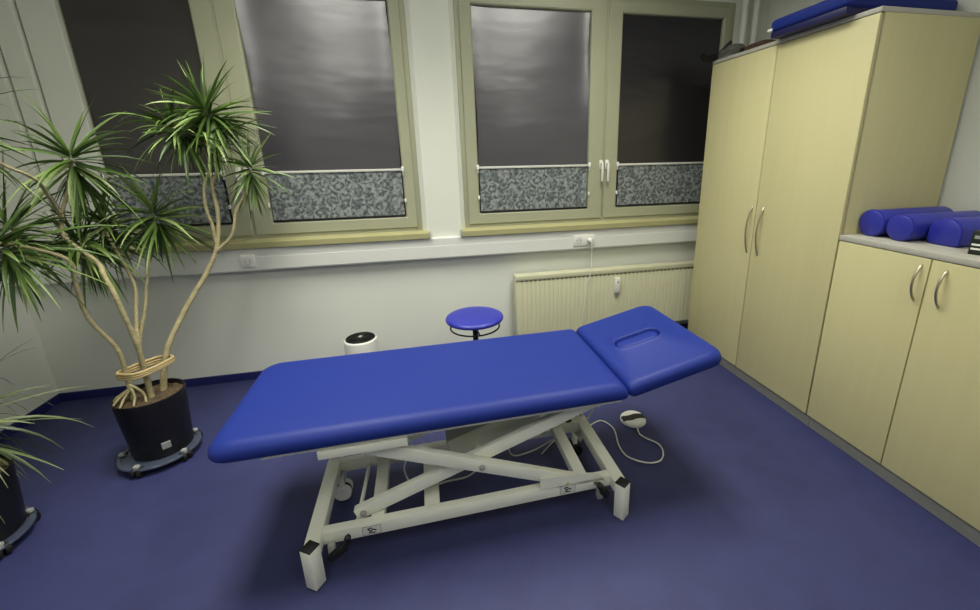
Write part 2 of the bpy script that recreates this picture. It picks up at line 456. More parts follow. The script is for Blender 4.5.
obj('vent_slot', b, M['grille'], t, 0)
obj('end_panel', box(bm_new(), RX0-.004, RX0+.002, RY, -.034, RZ0+.01, .606, .002), M['radiator'], t)
obj('inner_fin', box(bm_new(), RX0+.02, RX1-.02, RY+.009, -.055, RZ0+.02, .565), M['grille'], t, 0)
b = bm_new(); box(b, -.585, -.545, RY-.024, RY+.002, .43, .545, .006)
hm = obj('heat_meter', b, M['white_plastic'], t)
b = bm_new(); lathe(b, [(.005, 0), (.005, -.002)], (-.565, RY-.024, .515), 12, 'y'); obj('meter_lens', b, M['black'], hm)
obj('meter_foot', box(bm_new(), -.583, -.547, RY-.014, RY+.001, .405, .432, .003), M['label_grey'], hm)
b = tube(bm_new(), [(RX0+.03, -.07, RZ0+.03), (RX0+.03, -.07, .02), (RX0+.03, -.07, .0)], .009, 10); obj('supply_pipe', b, M['radiator'], t)
for x in (-1.1, -.1): obj('wall_bracket', box(bm_new(), x-.015, x+.015, -.036, .0, .2, .5, .002), M['radiator'], t)

# ------------------------------------------------------------------ cupboards
Y0, Y1, Y2, Y3, Y4 = -.250, -.800, -1.350, -1.749, -2.148
HT, HL, ZB = 1.993, 1.032, .080
XB = .545
def bow_handle(y, z0, z1):
    b = bm_new(); n = 14; pts = []
    for k in range(n+1):
        s = k/n; pts.append((-.018-.030*math.sin(PI*s)**.8, y, z0+(z1-z0)*s))
    pts = [(-.012, y, z0)]+pts+[(-.012, y, z1)]
    return tube(b, pts, .0050, 10)
def cupboard(name, label, ya, ym, yb, zt, zt2, hz, overhang, topname):
    """ya far end, yb near end, ym split of the two doors; front at x = 0"""
    r = thing(name, label, 'cupboard', (XB/2, (ya+yb)/2, 0))
    b = bm_new()
    for y in (ya, yb): 
        s = 1 if y == yb else -1
        box(b, .002, XB, y if s > 0 else y-.019, y+.019 if s > 0 else y, ZB, zt, .001)
    box(b, XB-.01, XB, yb+.019, ya-.019, ZB, zt); box(b, .03, XB-.01, yb+.019, ya-.019, ZB, ZB+.019)
    obj('carcass', b, M['wood'], r)
    b = bm_new(); box(b, -.002, .003, yb, yb+.018, ZB, zt, .0008); box(b, -.0003, .0025, yb+.001, ya-.001, ZB, zt-.0005)
    obj('gap_shade_sheet', b, M['gap'], r)  # dark sheet behind the doors, paints the shade in their gaps
    b = bm_new(); box(b, -.0035, .004, yb-.0005, yb+.0008, ZB, zt); obj('corner_edge', b, M['wood_edge'], r)
    for (a, c, hy) in ((ya, ym, ym+.030), (ym, yb, ym-.058)):
        d = obj('door', box(bm_new(), -.019, -.0005, c+.0028, a-.0028, ZB+.004, zt-.0035, .0012), M['wood'], r)
        obj('handle', bow_handle(hy, hz[0], hz[1]), M['steel'], d, 60)
    obj(topname, box(bm_new(), -.020-overhang, XB, yb-.002, ya+.002, zt, zt2, .002), M['grey_edge'], r)
    obj('plinth', box(bm_new(), .012, XB-.01, yb, ya, 0, ZB, .001), M['plinth'], r)
    return r
cupboard('tall_cupboard', 'tall pale maple two door cupboard in the corner by the window', Y0, Y1, Y2, HT, HT+.020, (.845, 1.130), .0, 'top_board')
cupboard('low_cupboard', 'low pale maple two door cupboard with a grey worktop', Y2-.004, Y3, Y4, HL, HL+.024, (.853, 1.0), .0, 'worktop')

# ------------------------------------------------------------------ things on the cupboards
TOPZ = HT+.0205
t = thing('treatment_pad', 'blue upholstered pad lying on top of the tall cupboard', 'pad', (.2, -1.02, TOPZ))
def pad_rings(w, h, r, z0, z1, er, top_er=None):
    er2 = top_er or er; R = []
    for k in range(6):
        a = PI/2*k/5; R.append([(x, y, z0+er*(1-math.sin(a))) for x, y in rrect(w-2*er*(1-math.cos(a))*1, h-2*er*(1-math.cos(a)), r)][:])
    R = R[::-1]
    for k in range(7):
        a = PI/2*k/6; R.append([(x, y, z1-er2*(1-math.sin(a))) for x, y in rrect(w-2*er2*(1-math.cos(a)), h-2*er2*(1-math.cos(a)), r)])
    return R
PZ = TOPZ+.026
R = pad_rings(.635, .46, .04, PZ, PZ+.062, .02)
obj('cushion', loops(bm_new(), R, Matrix.Translation((.232, -1.02, 0))), M['vinyl'], t)
obj('underside_shade', box(bm_new(), -.076, .53, -1.235, -.805, TOPZ, PZ+.004, .004), M['vinyl_shade'], t)  # dark slab painting the shaded lower edge and underside of the pad
b = bm_new(); box(b, -.092, -.082, -.825, -.795, PZ+.006, PZ+.020, .003); obj('painted_glint', b, M['bright_white'], t)  # small white chip painting the glint at the pad's far tip

t = thing('cloth_bag', 'grey cloth bag with a black strap at the far end of the tall cupboard top', 'bag', (.05, -.33, TOPZ))
b = bm_new(); R = []
for k in range(9):
    a = k/8; w = .19*(1-.55*a**2); h = .17*(1-.5*a**1.5)
    R.append([(x+.012*math.sin(9*a+5*y), y+.012*math.cos(7*a+6*x), .082*a) for x, y in rrect(w, h, .05)])
loops(b, R, Matrix.Translation((.075, -.335, TOPZ))); obj('pouch', b, M['grey_cloth'], t, 60)
b = bm_new(); t2 = [(.05, -.30, TOPZ+.03), (.0, -.27, TOPZ+.028), (-.06, -.262, TOPZ+.012), (-.105, -.272, TOPZ+.018), (-.12, -.29, TOPZ+.036)]
tube(b, t2, [.012, .018, .02, .018, .008], 10, 5)
tube(b, [(.0, -.27, TOPZ+.02), (.02, -.285, TOPZ+.05), (.045, -.30, TOPZ+.085), (.06, -.31, TOPZ+.108)], [.018, .016, .014, .008], 10, 5)
obj('strap', b, M['black'], t, 60)
t = thing('leather_pouch', 'dark brown leather pouch between the cloth bag and the blue pad', 'pouch', (.10, -.56, TOPZ))
b = bm_new(); R = []
for k in range(7):
    a = k/6; s = math.sqrt(max(0.02, 1-a*a))
    R.append([(x, y, .052*a) for x, y in rrect(.13*s, .27*s, .05)])
loops(b, R, Matrix.Translation((.075, -.565, TOPZ))); obj('body', b, M['brown'], t, 60)
obj('buckle', box(bm_new(), .0, .012, -.50, -.475, TOPZ+.006, TOPZ+.03, .003), M['black'], t)

WT = HL+.0245
def roll(x0, x1, y, r, ang, label, d_shape=False):
    o_ = thing('bolster', label, 'bolster', ((x0+x1)/2, y, WT), 0, 'blue bolsters on the worktop')
    m = Matrix.Translation((x0, y, WT)) @ Matrix.Rotation(ang, 4, 'Z')
    L = x1-x0; R = []
    if d_shape:
        w, h = .122, .112; sec = [(-w/2+.012, 0), (-w/2, .012)]
        for k in range(17):
            a = PI-PI*k/16; sec.append((w/2*math.cos(a), .055+(h-.055)*math.sin(a)))
        sec += [(w/2, .012), (w/2-.012, 0)]
    else:
        sec = [(r*math.sin(2*PI*k/32), r-r*math.cos(2*PI*k/32)) for k in range(32)]
    cz = sum(s[1] for s in sec)/len(sec)
    for xx, s in ((0, .86), (.003, .95), (.012, 1), (L-.012, 1), (L-.003, .95), (L, .86)):
        R.append([(xx, yy*s, max(cz+(zz-cz)*s, 0)) for yy, zz in sec])
    body = obj('cover', loops(bm_new(), R, m), M['vinyl2'], o_, 40)
    tb = bm_new(); ring = [m @ Vector((.010, yy*1.004, cz+(zz-cz)*1.004)) for yy, zz in sec]
    tube(tb, ring+[ring[0]], .0022, 6); obj('piping', tb, M['vinyl2'], o_, 60)
    return o_
roll(.07, .50, -1.414, .060, 0, 'blue round bolster on the worktop, closest to the tall cupboard side')
roll(.075, .51, -1.536, .057, 0, 'blue round bolster on the worktop, second from the tall cupboard')
roll(.145, .55, -1.660, .06, -.04, 'blue flat-bottomed bolster on the worktop beside the dark carton', True)
t = thing('small_carton', 'small dark green carton with white stripes at the worktop edge', 'carton', (.115, -1.865, WT))
m = Matrix.Translation((.125, -1.862, WT)) @ Matrix.Rotation(.25, 4, 'Z')
obj('carton_body', box(bm_new(), -.035, .035, -.075, .075, 0, .088, .002, 2, m), M['box_green'], t)
for z in (.022, .038):
    b = bm_new(); box(b, -.0358, -.0352, -.070, .070, z-.0035, z+.0035, 0, 1, m); obj('white_strip', b, M['bright_white'], t, 0)
b = bm_new(); box(b, -.0358, -.0352, .045, .066, .060, .072, 0, 1, m); obj('emblem', b, M['label_grey'], t, 0)

# ------------------------------------------------------------------ treatment table
TL = Vector((-1.85, -1.40, 0)); TR = math.radians(1.0)
tb = thing('massage_table', 'blue vinyl treatment table on a white scissor lift frame', 'treatment table', TL, TR)
PB, PT = .527, .592
yc = -1.345; ph = .615
R = pad_rings(1.446, ph, (.065, .022), PB, PT, .020, .044)
obj('main_cushion', loops(bm_new(), R, Matrix.Translation((-1.934, yc, 0))), M['vinyl'], tb, 60)
# headrest, hinged at x = -1.19 and tilted up
hl, hw = .428, ph
hm_ = Matrix.Translation((-1.205, yc, PB+.002)) @ Matrix.Rotation(-math.radians(13), 4, 'Y') @ Matrix.Translation((hl/2, 0, 0))
R = pad_rings(hl, hw, (.022, .055), 0, .062, .018, .034)
top = .062
st = lambda w, h, z: [(x*.9-.018, y*.95-.004, z) for x, y in rrect(w, h, h/2)]
R += [st(.290, .140, top), st(.276, .126, top+.003), st(.262, .112, top+.006), st(.250, .100, top+.006), st(.240, .090, top+.001), st(.234, .084, top-.010), st(.230, .080, top-.016)]
hd = obj('headrest', loops(bm_new(), R, hm_), M['vinyl'], tb, 60)
R = [st(.228, .078, top-.03), st(.228, .078, top-.012), st(.220, .070, top-.005), st(.19, .04, top-.003)]
obj('face_hole_plug', loops(bm_new(), R, hm_), M['vinyl'], hd, 60)
for s in (-1, 1):
    b = bm_new(); beam(b, hm_ @ Vector((-.19, s*.20, -.012)), hm_ @ Vector((.13, s*.20, -.012)), .03, .022)
    obj('headrest_rail', b, M['white_metal'], hd)
wm = M['white_metal']
# upper frame
YN, YFr = -1.615, -1.085
for y in (YN, YFr):
    obj('top_rail', box(bm_new(), -2.50, -1.235, y-.013, y+.013, .511, .528, .002), wm, tb)
    b = bm_new(); box(b, -2.335, -2.045, y-.020, y+.016, .478, .511, .003); obj('slide_channel', b, wm, tb)
for x in (-2.45, -1.95, -1.27):
    obj('top_crossbar', box(bm_new(), x-.015, x+.015, YFr, YN, .508, .526, .003), wm, tb)
# base: two end bars with posts, side rails, cross tubes
for x, xi in ((-2.398, 1), (-1.233, -1)):
    eb = obj('end_bar', box(bm_new(), x-.026, x+.026, -1.645, -1.185, .105, .158, .004), wm, tb)
    for y in (-1.668, -1.162):
        lm = Matrix.Translation((x, y, 0)) @ Matrix.Rotation(math.radians(-34*xi*(1 if y < -1.4 else -1)), 4, 'Z')
        lg = obj('leg', box(bm_new(), -.023, .023, -.023, .023, .004, .164, .003, 2, lm), wm, tb)
        obj('leg_cap', box(bm_new(), -.0225, .0225, -.0225, .0225, .1635, .170, .002, 2, lm), M['black'], lg)
        obj('foot_pad', box(bm_new(), -.019, .019, -.019, .019, 0, .006, .001, 2, lm), M['black_rubber'], lg)
RN, RF = -1.592, -1.215
for y in (RN, RF):
    obj('base_rail', box(bm_new(), -2.373, -1.258, y-.018, y+.018, .106, .158, .003), wm, tb)
for x, w in ((-2.185, .048), (-1.985, .058), (-1.372, .05)):
    obj('base_crossbar', box(bm_new(), x-w/2, x+w/2, RN+.018, RF-.018, .108, .152, .003), wm, tb)
b = tube(bm_new(), [(-2.262, RN+.02, .125), (-2.25, RF-.02, .125)], .008, 10); obj('tie_rod', b, wm, tb)
# gusset plates
for y in (RN-.0150, RF+.056):
    b = bm_new(); t_ = bmesh.new()
    pr = [(-1.562, .152), (-1.290, .140), (-1.285, .150), (-1.315, .180), (-1.40, .196), (-1.562, .208)]
    a = [t_.verts.new((x, y-.003, z)) for x, z in pr]; c = [t_.verts.new((x, y+.003, z)) for x, z in pr]
    for k in range(6): t_.faces.new((a[k], a[(k+1) % 6], c[(k+1) % 6], c[k]))
    t_.faces.new(a[::-1]); t_.faces.new(c); bmesh.ops.recalc_face_normals(t_, faces=t_.faces[:]); absorb(b, t_)
    obj('gusset_plate', b, wm, tb)
# scissor arms, near and far pair
for ya, yb in ((-1.548, -1.584), (-1.215, -1.180)):
    b = beam(bm_new(), (-2.262, ya, .160), (-1.30, ya, .490), .032, .050, .006); obj('scissor_arm', b, wm, tb)
    b = beam(bm_new(), (-2.20, yb, .474), (-1.335, yb, .120), .032, .052, .006); ar = obj('scissor_arm', b, wm, tb)
    sg = -1 if yb < ya else 1
    b = bm_new(); lathe(b, [(.011, 0), (.011, .007), (.008, .010)], (-1.788, yb+sg*.016, .304), 16, 'y', True, Matrix.Rotation(0 if sg > 0 else PI, 4, 'X'))
    obj('pivot_bolt', b, M['label_grey'], ar)
    b = bm_new(); lathe(b, [(.012, 0), (.012, .006), (.008, .008)], (-2.235, ya+sg*.016, .170), 16, 'y', True, Matrix.Rotation(0 if sg > 0 else PI, 4, 'X')); obj('hinge_bolt', b, M['label_grey'], tb)
    b = bm_new(); lathe(b, [(.009, 0), (.009, .006), (.006, .008)], (-1.325, RN-.0182 if sg < 0 else RF+.060, .138), 16, 'y', True, Matrix.Rotation(0 if sg > 0 else PI, 4, 'X')); obj('hinge_bolt', b, M['steel'], tb)
for x, z in ((-2.19, .484), (-1.32, .498), (-1.788, .304)):
    b = tube(bm_new(), [(x, -1.60, z), (x, -1.19, z)], .013, 14); obj('axle', b, wm, tb)
# drive: motor housing, lift cylinder, control box
b = bm_new(); beam(b, (-1.90, -1.40, .30), (-1.53, -1.40, .42), .15, .10, .015); mo = obj('motor_housing', b, M['grey_plastic'], tb)
b = bm_new(); beam(b, (-1.76, -1.42, .398), (-1.66, -1.42, .4305), .03, .003, .001); obj('motor_slot', b, M['black'], mo)
b = tube(bm_new(), [(-1.54, -1.40, .40), (-1.47, -1.32, .27), (-1.43, -1.24, .16)], .022, 16); obj('lift_cylinder', b, wm, tb)
b = bm_new(); t_ = bmesh.new()
pr = [(-1.345, .125), (-1.275, .125), (-1.262, .165), (-1.290, .205), (-1.345, .198)]
a = [t_.verts.new((x, -1.212, z)) for x, z in pr]; c = [t_.verts.new((x, -1.206, z)) for x, z in pr]
for k in range(5): t_.faces.new((a[k], a[(k+1) % 5], c[(k+1) % 5], c[k]))
t_.faces.new(a[::-1]); t_.faces.new(c); bmesh.ops.recalc_face_normals(t_, faces=t_.faces[:]); absorb(b, t_)
bk = obj('pivot_bracket', b, wm, tb)
b = bm_new(); lathe(b, [(.015, 0), (.015, -.008), (.006, -.009)], (-1.305, -1.212, .165), 18, 'y'); obj('rubber_bush', b, M['black'], bk)
# transport wheels
for x, sgn in ((-2.365, 1), (-1.29, -1)):
    c = obj('caster_fork', box(bm_new(), x-.010, x+.010, -1.285, -1.235, .055, .112, .003), wm, tb)
    for dy in (-.020, .020):
        b = bm_new(); lathe(b, [(.008, -.013), (.030, -.013), (.036, -.008), (.036, .008), (.030, .013), (.008, .013)], (x, -1.262+dy, .040), 28, 'y')
        obj('wheel', b, M['bright_white'] if sgn > 0 else M['black'], c)
    b = bm_new(); lathe(b, [(.033, -.006), (.033, .006)], (x, -1.262, .040), 24, 'y'); obj('wheel_core', b, M['black'], c)
    # near side: black brake pedal with its bracket
    b = bm_new(); box(b, x+sgn*.022-.012, x+sgn*.022+.012, -1.635, -1.610, .07, .12, .004); br = obj('pedal_bracket', b, M['label_grey'], tb)
    b = bm_new(); ex = x+.030 if sgn > 0 else x+.005
    if sgn > 0: beam(b, (ex+.062, -1.665, .178), (ex+.040, -1.645, .110), .020, .020, .007); beam(b, (ex+.044, -1.645, .118), (ex-.015, -1.650, .078), .022, .030, .007)
    else: beam(b, (ex-.050, -1.668, .180), (ex-.026, -1.652, .130), .024, .024, .008); beam(b, (ex-.030, -1.652, .136), (ex+.000, -1.648, .098), .022, .034, .008)
    obj('brake_pedal', b, M['black'], br)
# pictogram stickers on the near rail
for x, lead in ((-2.205, 0), (-1.447, 1)):
    yb_ = RN-.0185
    z_ = .131 if x < -2 else .134
    s_ = obj('sticker', box(bm_new(), x-.033, x+.033, yb_-.001, yb_, z_-.019, z_+.019), M['label_white'], tb, 0)
    b = bm_new()
    for (x0, x1, z0, z1) in ((-.032, .032, .0175, .0185), (-.032, .032, -.0185, -.0175), (-.0325, -.0315, -.0185, .0185), (.0315, .0325, -.0185, .0185)):
        box(b, x+x0, x+x1, yb_-.0016, yb_-.001, z_+z0, z_+z1)
    for p, q in (((-.014, .009), (-.004, -.006)), ((-.004, -.006), (.004, .004)), ((-.012, -.010), (.012, -.012)), ((.004, .004), (.016, -.004)), ((-.010, .010), (.002, .008))):
        beam(b, (x+p[0], yb_-.0014, z_+p[1]), (x+q[0], yb_-.0014, z_+q[1]), .0008, .0045, 0)
    obj('pictogram', b, M['black'], s_, 0)
    t_ = bmesh.new(); v = [t_.verts.new((x+dx, yb_-.001, z_+dz)) for dx, dz in ((-.008, .021), (.008, .021), (0, .034))] if lead else None
    if lead:
        t_.faces.new(v); b = bm_new(); absorb(b, t_); obj('warning_triangle', b, M['yellow'], tb, 0)
    else: t_.free()
# loose wiring of the lift under the top
b = tube(bm_new(), [(-1.56, -1.36, .43), (-1.70, -1.33, .20), (-1.80, -1.30, .03), (-1.92, -1.30, .012), (-2.05, -1.31, .012), (-2.10, -1.29, .10), (-2.08, -1.28, .165)], .004, 8, 7); obj('motor_cable', b, M['cable'], tb)
b = tube(bm_new(), [(-1.52, -1.36, .42), (-1.62, -1.28, .22), (-1.60, -1.22, .03), (-1.50, -1.20, .01), (-1.40, -1.17, .02), (-1.32, -1.14, .03)], .0035, 8, 7); obj('motor_cable', b, M['cable'], tb)

# foot switch with its cable
t = thing('foot_switch', 'round white foot switch with a dark band lying on the floor', 'foot switch', (-.882, -1.072, 0))
b = bm_new(); lathe(b, [(.067, 0), (.071, .005), (.070, .018), (.0615, .026), (.028, .029), (.001, .030)], (-.882, -1.072, 0), 40); obj('switch_body', b, M['white_plastic'], t)
b = bm_new(); nb = 20
def band_z(rr): return .0302 if rr < .03 else (.0295-(rr-.03)/.036*.003 if rr < .066 else .0265-(rr-.066)/.009*.008)
prev = None
for k in range(nb+1):
    x = -.072+.144*k/nb; y0 = .004*math.sin(x*60)-.006; hw_ = min(.024, math.sqrt(max(0, .0745**2-x*x))); row = []
    for q in range(7):
        y = y0+hw_*(q/3-1); row.append(b.verts.new((-.882+x*.93, -1.072+y*.93, band_z(math.hypot(x, y))+.0012)))
    if prev:
        for q in range(6): b.faces.new((prev[q], row[q], row[q+1], prev[q+1]))
    prev = row
obj('dark_band', b, M['foot_black'], t, 60)
b = tube(bm_new(), [(-.890, -1.138, .012), (-.905, -1.19, .006), (-.888, -1.235, .005), (-.850, -1.29, .005), (-.858, -1.352, .005), (-.905, -1.405, .005), (-.975, -1.402, .005), (-1.045, -1.34, .005), (-1.050, -1.25, .005), (-1.020, -1.12, .005), (-1.055, -1.035, .005), (-1.14, -1.065, .01), (-1.215, -1.20, .13), (-1.21, -1.33, .33), (-1.215, -1.40, .46), (-1.26, -1.42, .49)], .0038, 8, 8)
obj('switch_cable', b, M['cable'], t, 60)

# ------------------------------------------------------------------ stool and air purifier
sx, sy = -1.690, -.578
t = thing('swivel_stool', 'round blue swivel stool standing behind the treatment table', 'stool', (sx, sy, 0))
b = bm_new(); lathe(b, [(.01, .500), (.158, .500), (.169, .505), (.172, .513), (.169, .522), (.158, .529), (.13, .534), (.07, .537), (.002, .537)], (sx, sy, 0), 56); obj('seat', b, M['vinyl2'], t, 60)
b = bm_new(); lathe(b, [(.120, .490), (.122, .501)], (sx, sy, 0), 48); obj('seat_plate', b, M['black'], t)
pts = [(sx+.145*math.cos(2*PI*k/40), sy+.145*math.sin(2*PI*k/40), .458) for k in range(41)]
lv = obj('lever_ring', tube(bm_new(), pts, .005, 8), M['black'], t, 60)
b = bm_new()
for k in range(3): beam(b, (sx, sy, .458), (sx+.145*math.cos(2.1*k+.6), sy+.145*math.sin(2.1*k+.6), .458), .008, .006, .001)
obj('ring_spoke', b, M['black'], lv)
b = bm_new(); lathe(b, [(.028, .06), (.028, .26), (.026, .265), (.016, .27), (.016, .44), (.03, .465), (.04, .490)], (sx, sy, 0), 24); obj('gas_column', b, M['black'], t)
for k in range(5):
    a = 2*PI*k/5+.3; c_, s_ = math.cos(a), math.sin(a)
    b = beam(bm_new(), (sx+.02*c_, sy+.02*s_, .085), (sx+.235*c_, sy+.235*s_, .066), .034, .024, .006); l = obj('base_arm', b, M['black'], t)
    b = bm_new(); mm = Matrix.Rotation(a, 4, 'Z')
    lathe(b, [(.004, -.012), (.023, -.012), (.025, -.006), (.025, .006), (.023, .012), (.004, .012)], (sx+.235*c_, sy+.235*s_, .025), 20, 'y', True, mm)
    tube(b, [(sx+.235*c_, sy+.235*s_, .03), (sx+.235*c_, sy+.235*s_, .06)], .006, 8); obj('caster', b, M['black_rubber'], l)

ax, ay = -2.392, -.30
t = thing('air_purifier', 'white cylindrical air purifier with a black grille on top by the wall', 'air purifier', (ax, ay, 0))
b = bm_new(); lathe(b, [(.098, .012), (.100, .02), (.100, .325), (.098, .338), (.092, .344), (.080, .344)], (ax, ay, 0), 56, cap=False); obj('housing', b, M['white_plastic'], t)
b = bm_new(); lathe(b, [(.001, 0), (.085, 0), (.085, .012)], (ax, ay, 0), 32); obj('foot_ring', b, M['black'], t)
b = bm_new(); lathe(b, [(.088, .334), (.090, .345), (.086, .349), (.07, .347), (.03, .345), (.028, .352), (.02, .355), (.001, .355)], (ax, ay, 0), 56); g = obj('top_grille', b, M['black'], t)
b = bm_new()
for k in range(36):
    a = 2*PI*k/36; beam(b, (ax+.034*math.cos(a), ay+.034*math.sin(a), .349), (ax+.08*math.cos(a+.25), ay+.08*math.sin(a+.25), .3505), .0025, .004, 0)
obj('grille_fin', b, M['black_rubber'], g, 0)
b = bm_new(); lathe(b, [(.013, .355), (.012, .3565), (.001, .3565)], (ax, ay, 0), 20); obj('power_button', b, M['label_grey'], g)

# ------------------------------------------------------------------ plants
def leaves(center, axis, n, length, width, mt, parent, spread=(5, 125), droop=.5, name='leaf_crown', seed=0, stem=.09, curl=0):
    rnd = random.Random(seed); b = bm_new(); lay = b.verts.layers.float.new('shade')
    ax_ = Vector(axis).normalized(); e1 = ax_.orthogonal().normalized(); e2 = ax_.cross(e1); c = Vector(center)
    ga = PI*(3-math.sqrt(5))
    for i in range(n):
        f = (i+.5)/n; th = math.radians(spread[0]+(spread[1]-spread[0])*f**.72+rnd.uniform(-20, 20)); ph_ = i*ga+rnd.uniform(-.7, .7)
        d = ax_*math.cos(th)+(e1*math.cos(ph_)+e2*math.sin(ph_))*math.sin(th)
        L = length*rnd.uniform(.6, 1.18)*(1-.18*abs(f-.45)); w = width*rnd.uniform(.75, 1.15)
        p0 = c-ax_*stem*f+d*.008
        sh = rnd.uniform(.12, .82) if rnd.random() > .12 else 1.0
        dr = droop*rnd.uniform(.2, 1.9)
        side = d.cross(Vector((0, 0, 1)))
        if side.length < .1: side = d.cross(e1)
        side.normalize(); side = (Matrix.Rotation(rnd.uniform(-.9, .9), 3, d) @ side)
        K = 7; prev = None; p = p0.copy(); dd = d.copy()
        for k in range(K+1):
            s = k/K
            wv = w*(.55+.45*min(1, s*4))*(1-s**2.2)*.5+.0006
            nrm = side.cross(dd)
            a = b.verts.new(p-side*wv); m_ = b.verts.new(p-nrm*wv*.35); e = b.verts.new(p+side*wv)
            for q in (a, m_, e): q[lay] = min(1, max(0, sh-.25+.35*s))
            if prev:
                b.faces.new((prev[0], prev[1], m_, a)); b.faces.new((prev[1], prev[2], e, m_))
            prev = (a, m_, e)
            dd = (dd+Vector((0, 0, -1))*dr*(.06+.20*s)).normalized(); p = p+dd*L/K
    return obj(name, b, mt, parent, 180)

def pot_and_tray(cx, cy, r, h, plant_label, tray_label, zb=.075):
    tr = thing('plant_trolley', tray_label, 'plant trolley', (cx, cy, 0), 0)
    b = bm_new(); lathe(b, [(.001, .052), (.165, .052), (.168, .056), (.168, .062), (.165, .066), (.15, .066), (.148, .062), (.001, .062)], (cx-.010, cy-.015, -.020), 56)
    obj('tray', b, M['tray'], tr)
    for k in range(5):
        a = math.radians(-98+72*k); x = cx-.010+.152*math.cos(a); y = cy-.015+.152*math.sin(a)
        b = bm_new(); box(b, x-.011, x+.011, y-.011, y+.011, .030, .060, .003); f = obj('caster_fork', b, M['label_grey'], tr)
        b = bm_new(); mm = Matrix.Rotation(a, 4, 'Z')
        for dy in (-.014, .014): lathe(b, [(.004, -.009), (.022, -.009), (.0245, -.005), (.0245, .005), (.022, .009), (.004, .009)], (x-dy*math.sin(a), y+dy*math.cos(a), .0245), 20, 'y', True, mm)
        obj('caster_wheel', b, M['black_rubber'], f)
    pl = thing('potted_dragon_tree', plant_label, 'potted plant', (cx, cy, .0465))
    zt = .0465+h
    b = bm_new(); lathe(b, [(.001, .0465), (r*.84, .0465), (r*.86, .052), (r*.985, zt-.03), (r, zt-.004), (r*.995, zt), (r*.955, zt), (r*.94, zt-.02), (r*.90, zt-.045), (.001, zt-.045)], (cx, cy, 0), 56)
    po = obj('pot', b, M['pot'], pl)
    b = bm_new(); n = 26; rings = []
    t_ = bmesh.new()
    for i in range(n+1):
        rr = r*.945*i/n
        rings.append([t_.verts.new((cx+rr*math.cos(2*PI*k/48), cy+rr*math.sin(2*PI*k/48), zt-.022+.010*noise.noise(Vector((rr*40*math.cos(2*PI*k/48), rr*40*math.sin(2*PI*k/48), cx)))+.012*(1-i/n))) for k in range(48)] if i else [t_.verts.new((cx, cy, zt-.010))])
    for k in range(48): t_.faces.new((rings[0][0], rings[1][k], rings[1][(k+1) % 48]))
    for i in range(1, n):
        for k in range(48): t_.faces.new((rings[i][k], rings[i+1][k], rings[i+1][(k+1) % 48], rings[i][(k+1) % 48]))
    absorb(b, t_); obj('soil', b, M['soil'], pl, 60)
    return pl, po, zt
pl, po, zt = pot_and_tray(-3.318, -.735, .142, .303, 'tall branching dragon tree in a black pot by the left window', 'clear round plant trolley under the tall dragon tree pot')
b = bm_new(); m = Matrix.Translation((-3.318, -.735, 0)) @ Matrix.Rotation(-PI/2+.62, 4, 'Z') @ Matrix.Translation((.1285, 0, .110)) @ Matrix.Rotation(.085, 4, 'Y')
box(b, -.003, .0015, -.018, .018, -.018, .018, .0008, 1, m); obj('price_sticker', b, M['label_grey'], po, 30)
def trunk(pts, r0, r1, name='trunk', sm=7):
    n = len(pts); b = tube(bm_new(), pts, [.72*(r0+(r1-r0)*(k/(n-1))**.6) for k in range(n)], 12, sm)
    for v in b.verts:
        v.co += Vector((1, .6, .3))*(.0022*noise.noise(v.co*38))
    return obj(name, b, M['bark'], pl, 80)
trunk([(-3.375, -.755, .325), (-3.381, -.75, .40), (-3.383, -.75, .593), (-3.436, -.78, .772), (-3.428, -.80, .932), (-3.409, -.82, 1.038), (-3.468, -.86, 1.103), (-3.56, -.90, 1.145)], .016, .009)
trunk([(-3.30, -.755, .325), (-3.296, -.757, .42), (-3.282, -.78, .621), (-3.295, -.80, .851), (-3.329, -.78, .964), (-3.36, -.75, 1.018), (-3.48, -.70, 1.124), (-3.482, -.68, 1.223), (-3.445, -.66, 1.328), (-3.405, -.65, 1.455)], .019, .009)
trunk([(-3.33, -.71, .325), (-3.346, -.67, .574), (-3.358, -.60, .737), (-3.365, -.55, .863), (-3.444, -.50, 1.075), (-3.467, -.48, 1.133)], .016, .009)
trunk([(-3.335, -.70, .33), (-3.362, -.64, .558), (-3.34, -.57, .721), (-3.331, -.51, .861), (-3.279, -.43, 1.144)], .016, .008)
trunk([(-3.285, -.69, .325), (-3.25, -.64, .526), (-3.176, -.55, .701), (-3.073, -.46, .884), (-3.023, -.42, 1.008), (-2.997, -.40, 1.164), (-2.995, -.40, 1.32), (-2.958, -.40, 1.395), (-2.988, -.40, 1.518), (-2.972, -.40, 1.647)], .022, .010)
trunk([(-3.026, -.42, 1.0), (-3.022, -.43, 1.12), (-3.030, -.435, 1.22), (-3.018, -.43, 1.322), (-2.975, -.42, 1.42), (-3.005, -.41, 1.54)], .013, .008, 'branch')
trunk([(-3.03, -.43, .975), (-2.943, -.42, 1.058), (-2.91, -.40, 1.176), (-2.863, -.38, 1.262), (-2.815, -.37, 1.39)], .014, .008, 'branch')
trunk([(-2.99, -.40, 1.50), (-3.03, -.42, 1.55), (-3.095, -.44, 1.60)], .009, .007, 'branch')
trunk([(-3.478, -.69, 1.20), (-3.425, -.80, 1.318), (-3.385, -.90, 1.389), (-3.41, -1.0, 1.457), (-3.465, -1.07, 1.567)], .010, .008, 'branch')
for p in ([(-3.378, -.752, .39), (-3.41, -.79, .362), (-3.43, -.82, .331)], [(-3.378, -.752, .39), (-3.385, -.80, .36), (-3.385, -.845, .332)],
          [(-3.378, -.752, .40), (-3.345, -.79, .365), (-3.335, -.83, .333)], [(-3.378, -.752, .39), (-3.43, -.77, .358), (-3.452, -.775, .331)], [(-3.378, -.752, .41), (-3.32, -.77, .372), (-3.30, -.80, .333)]):
    trunk(p, .010, .006, 'root', 5)
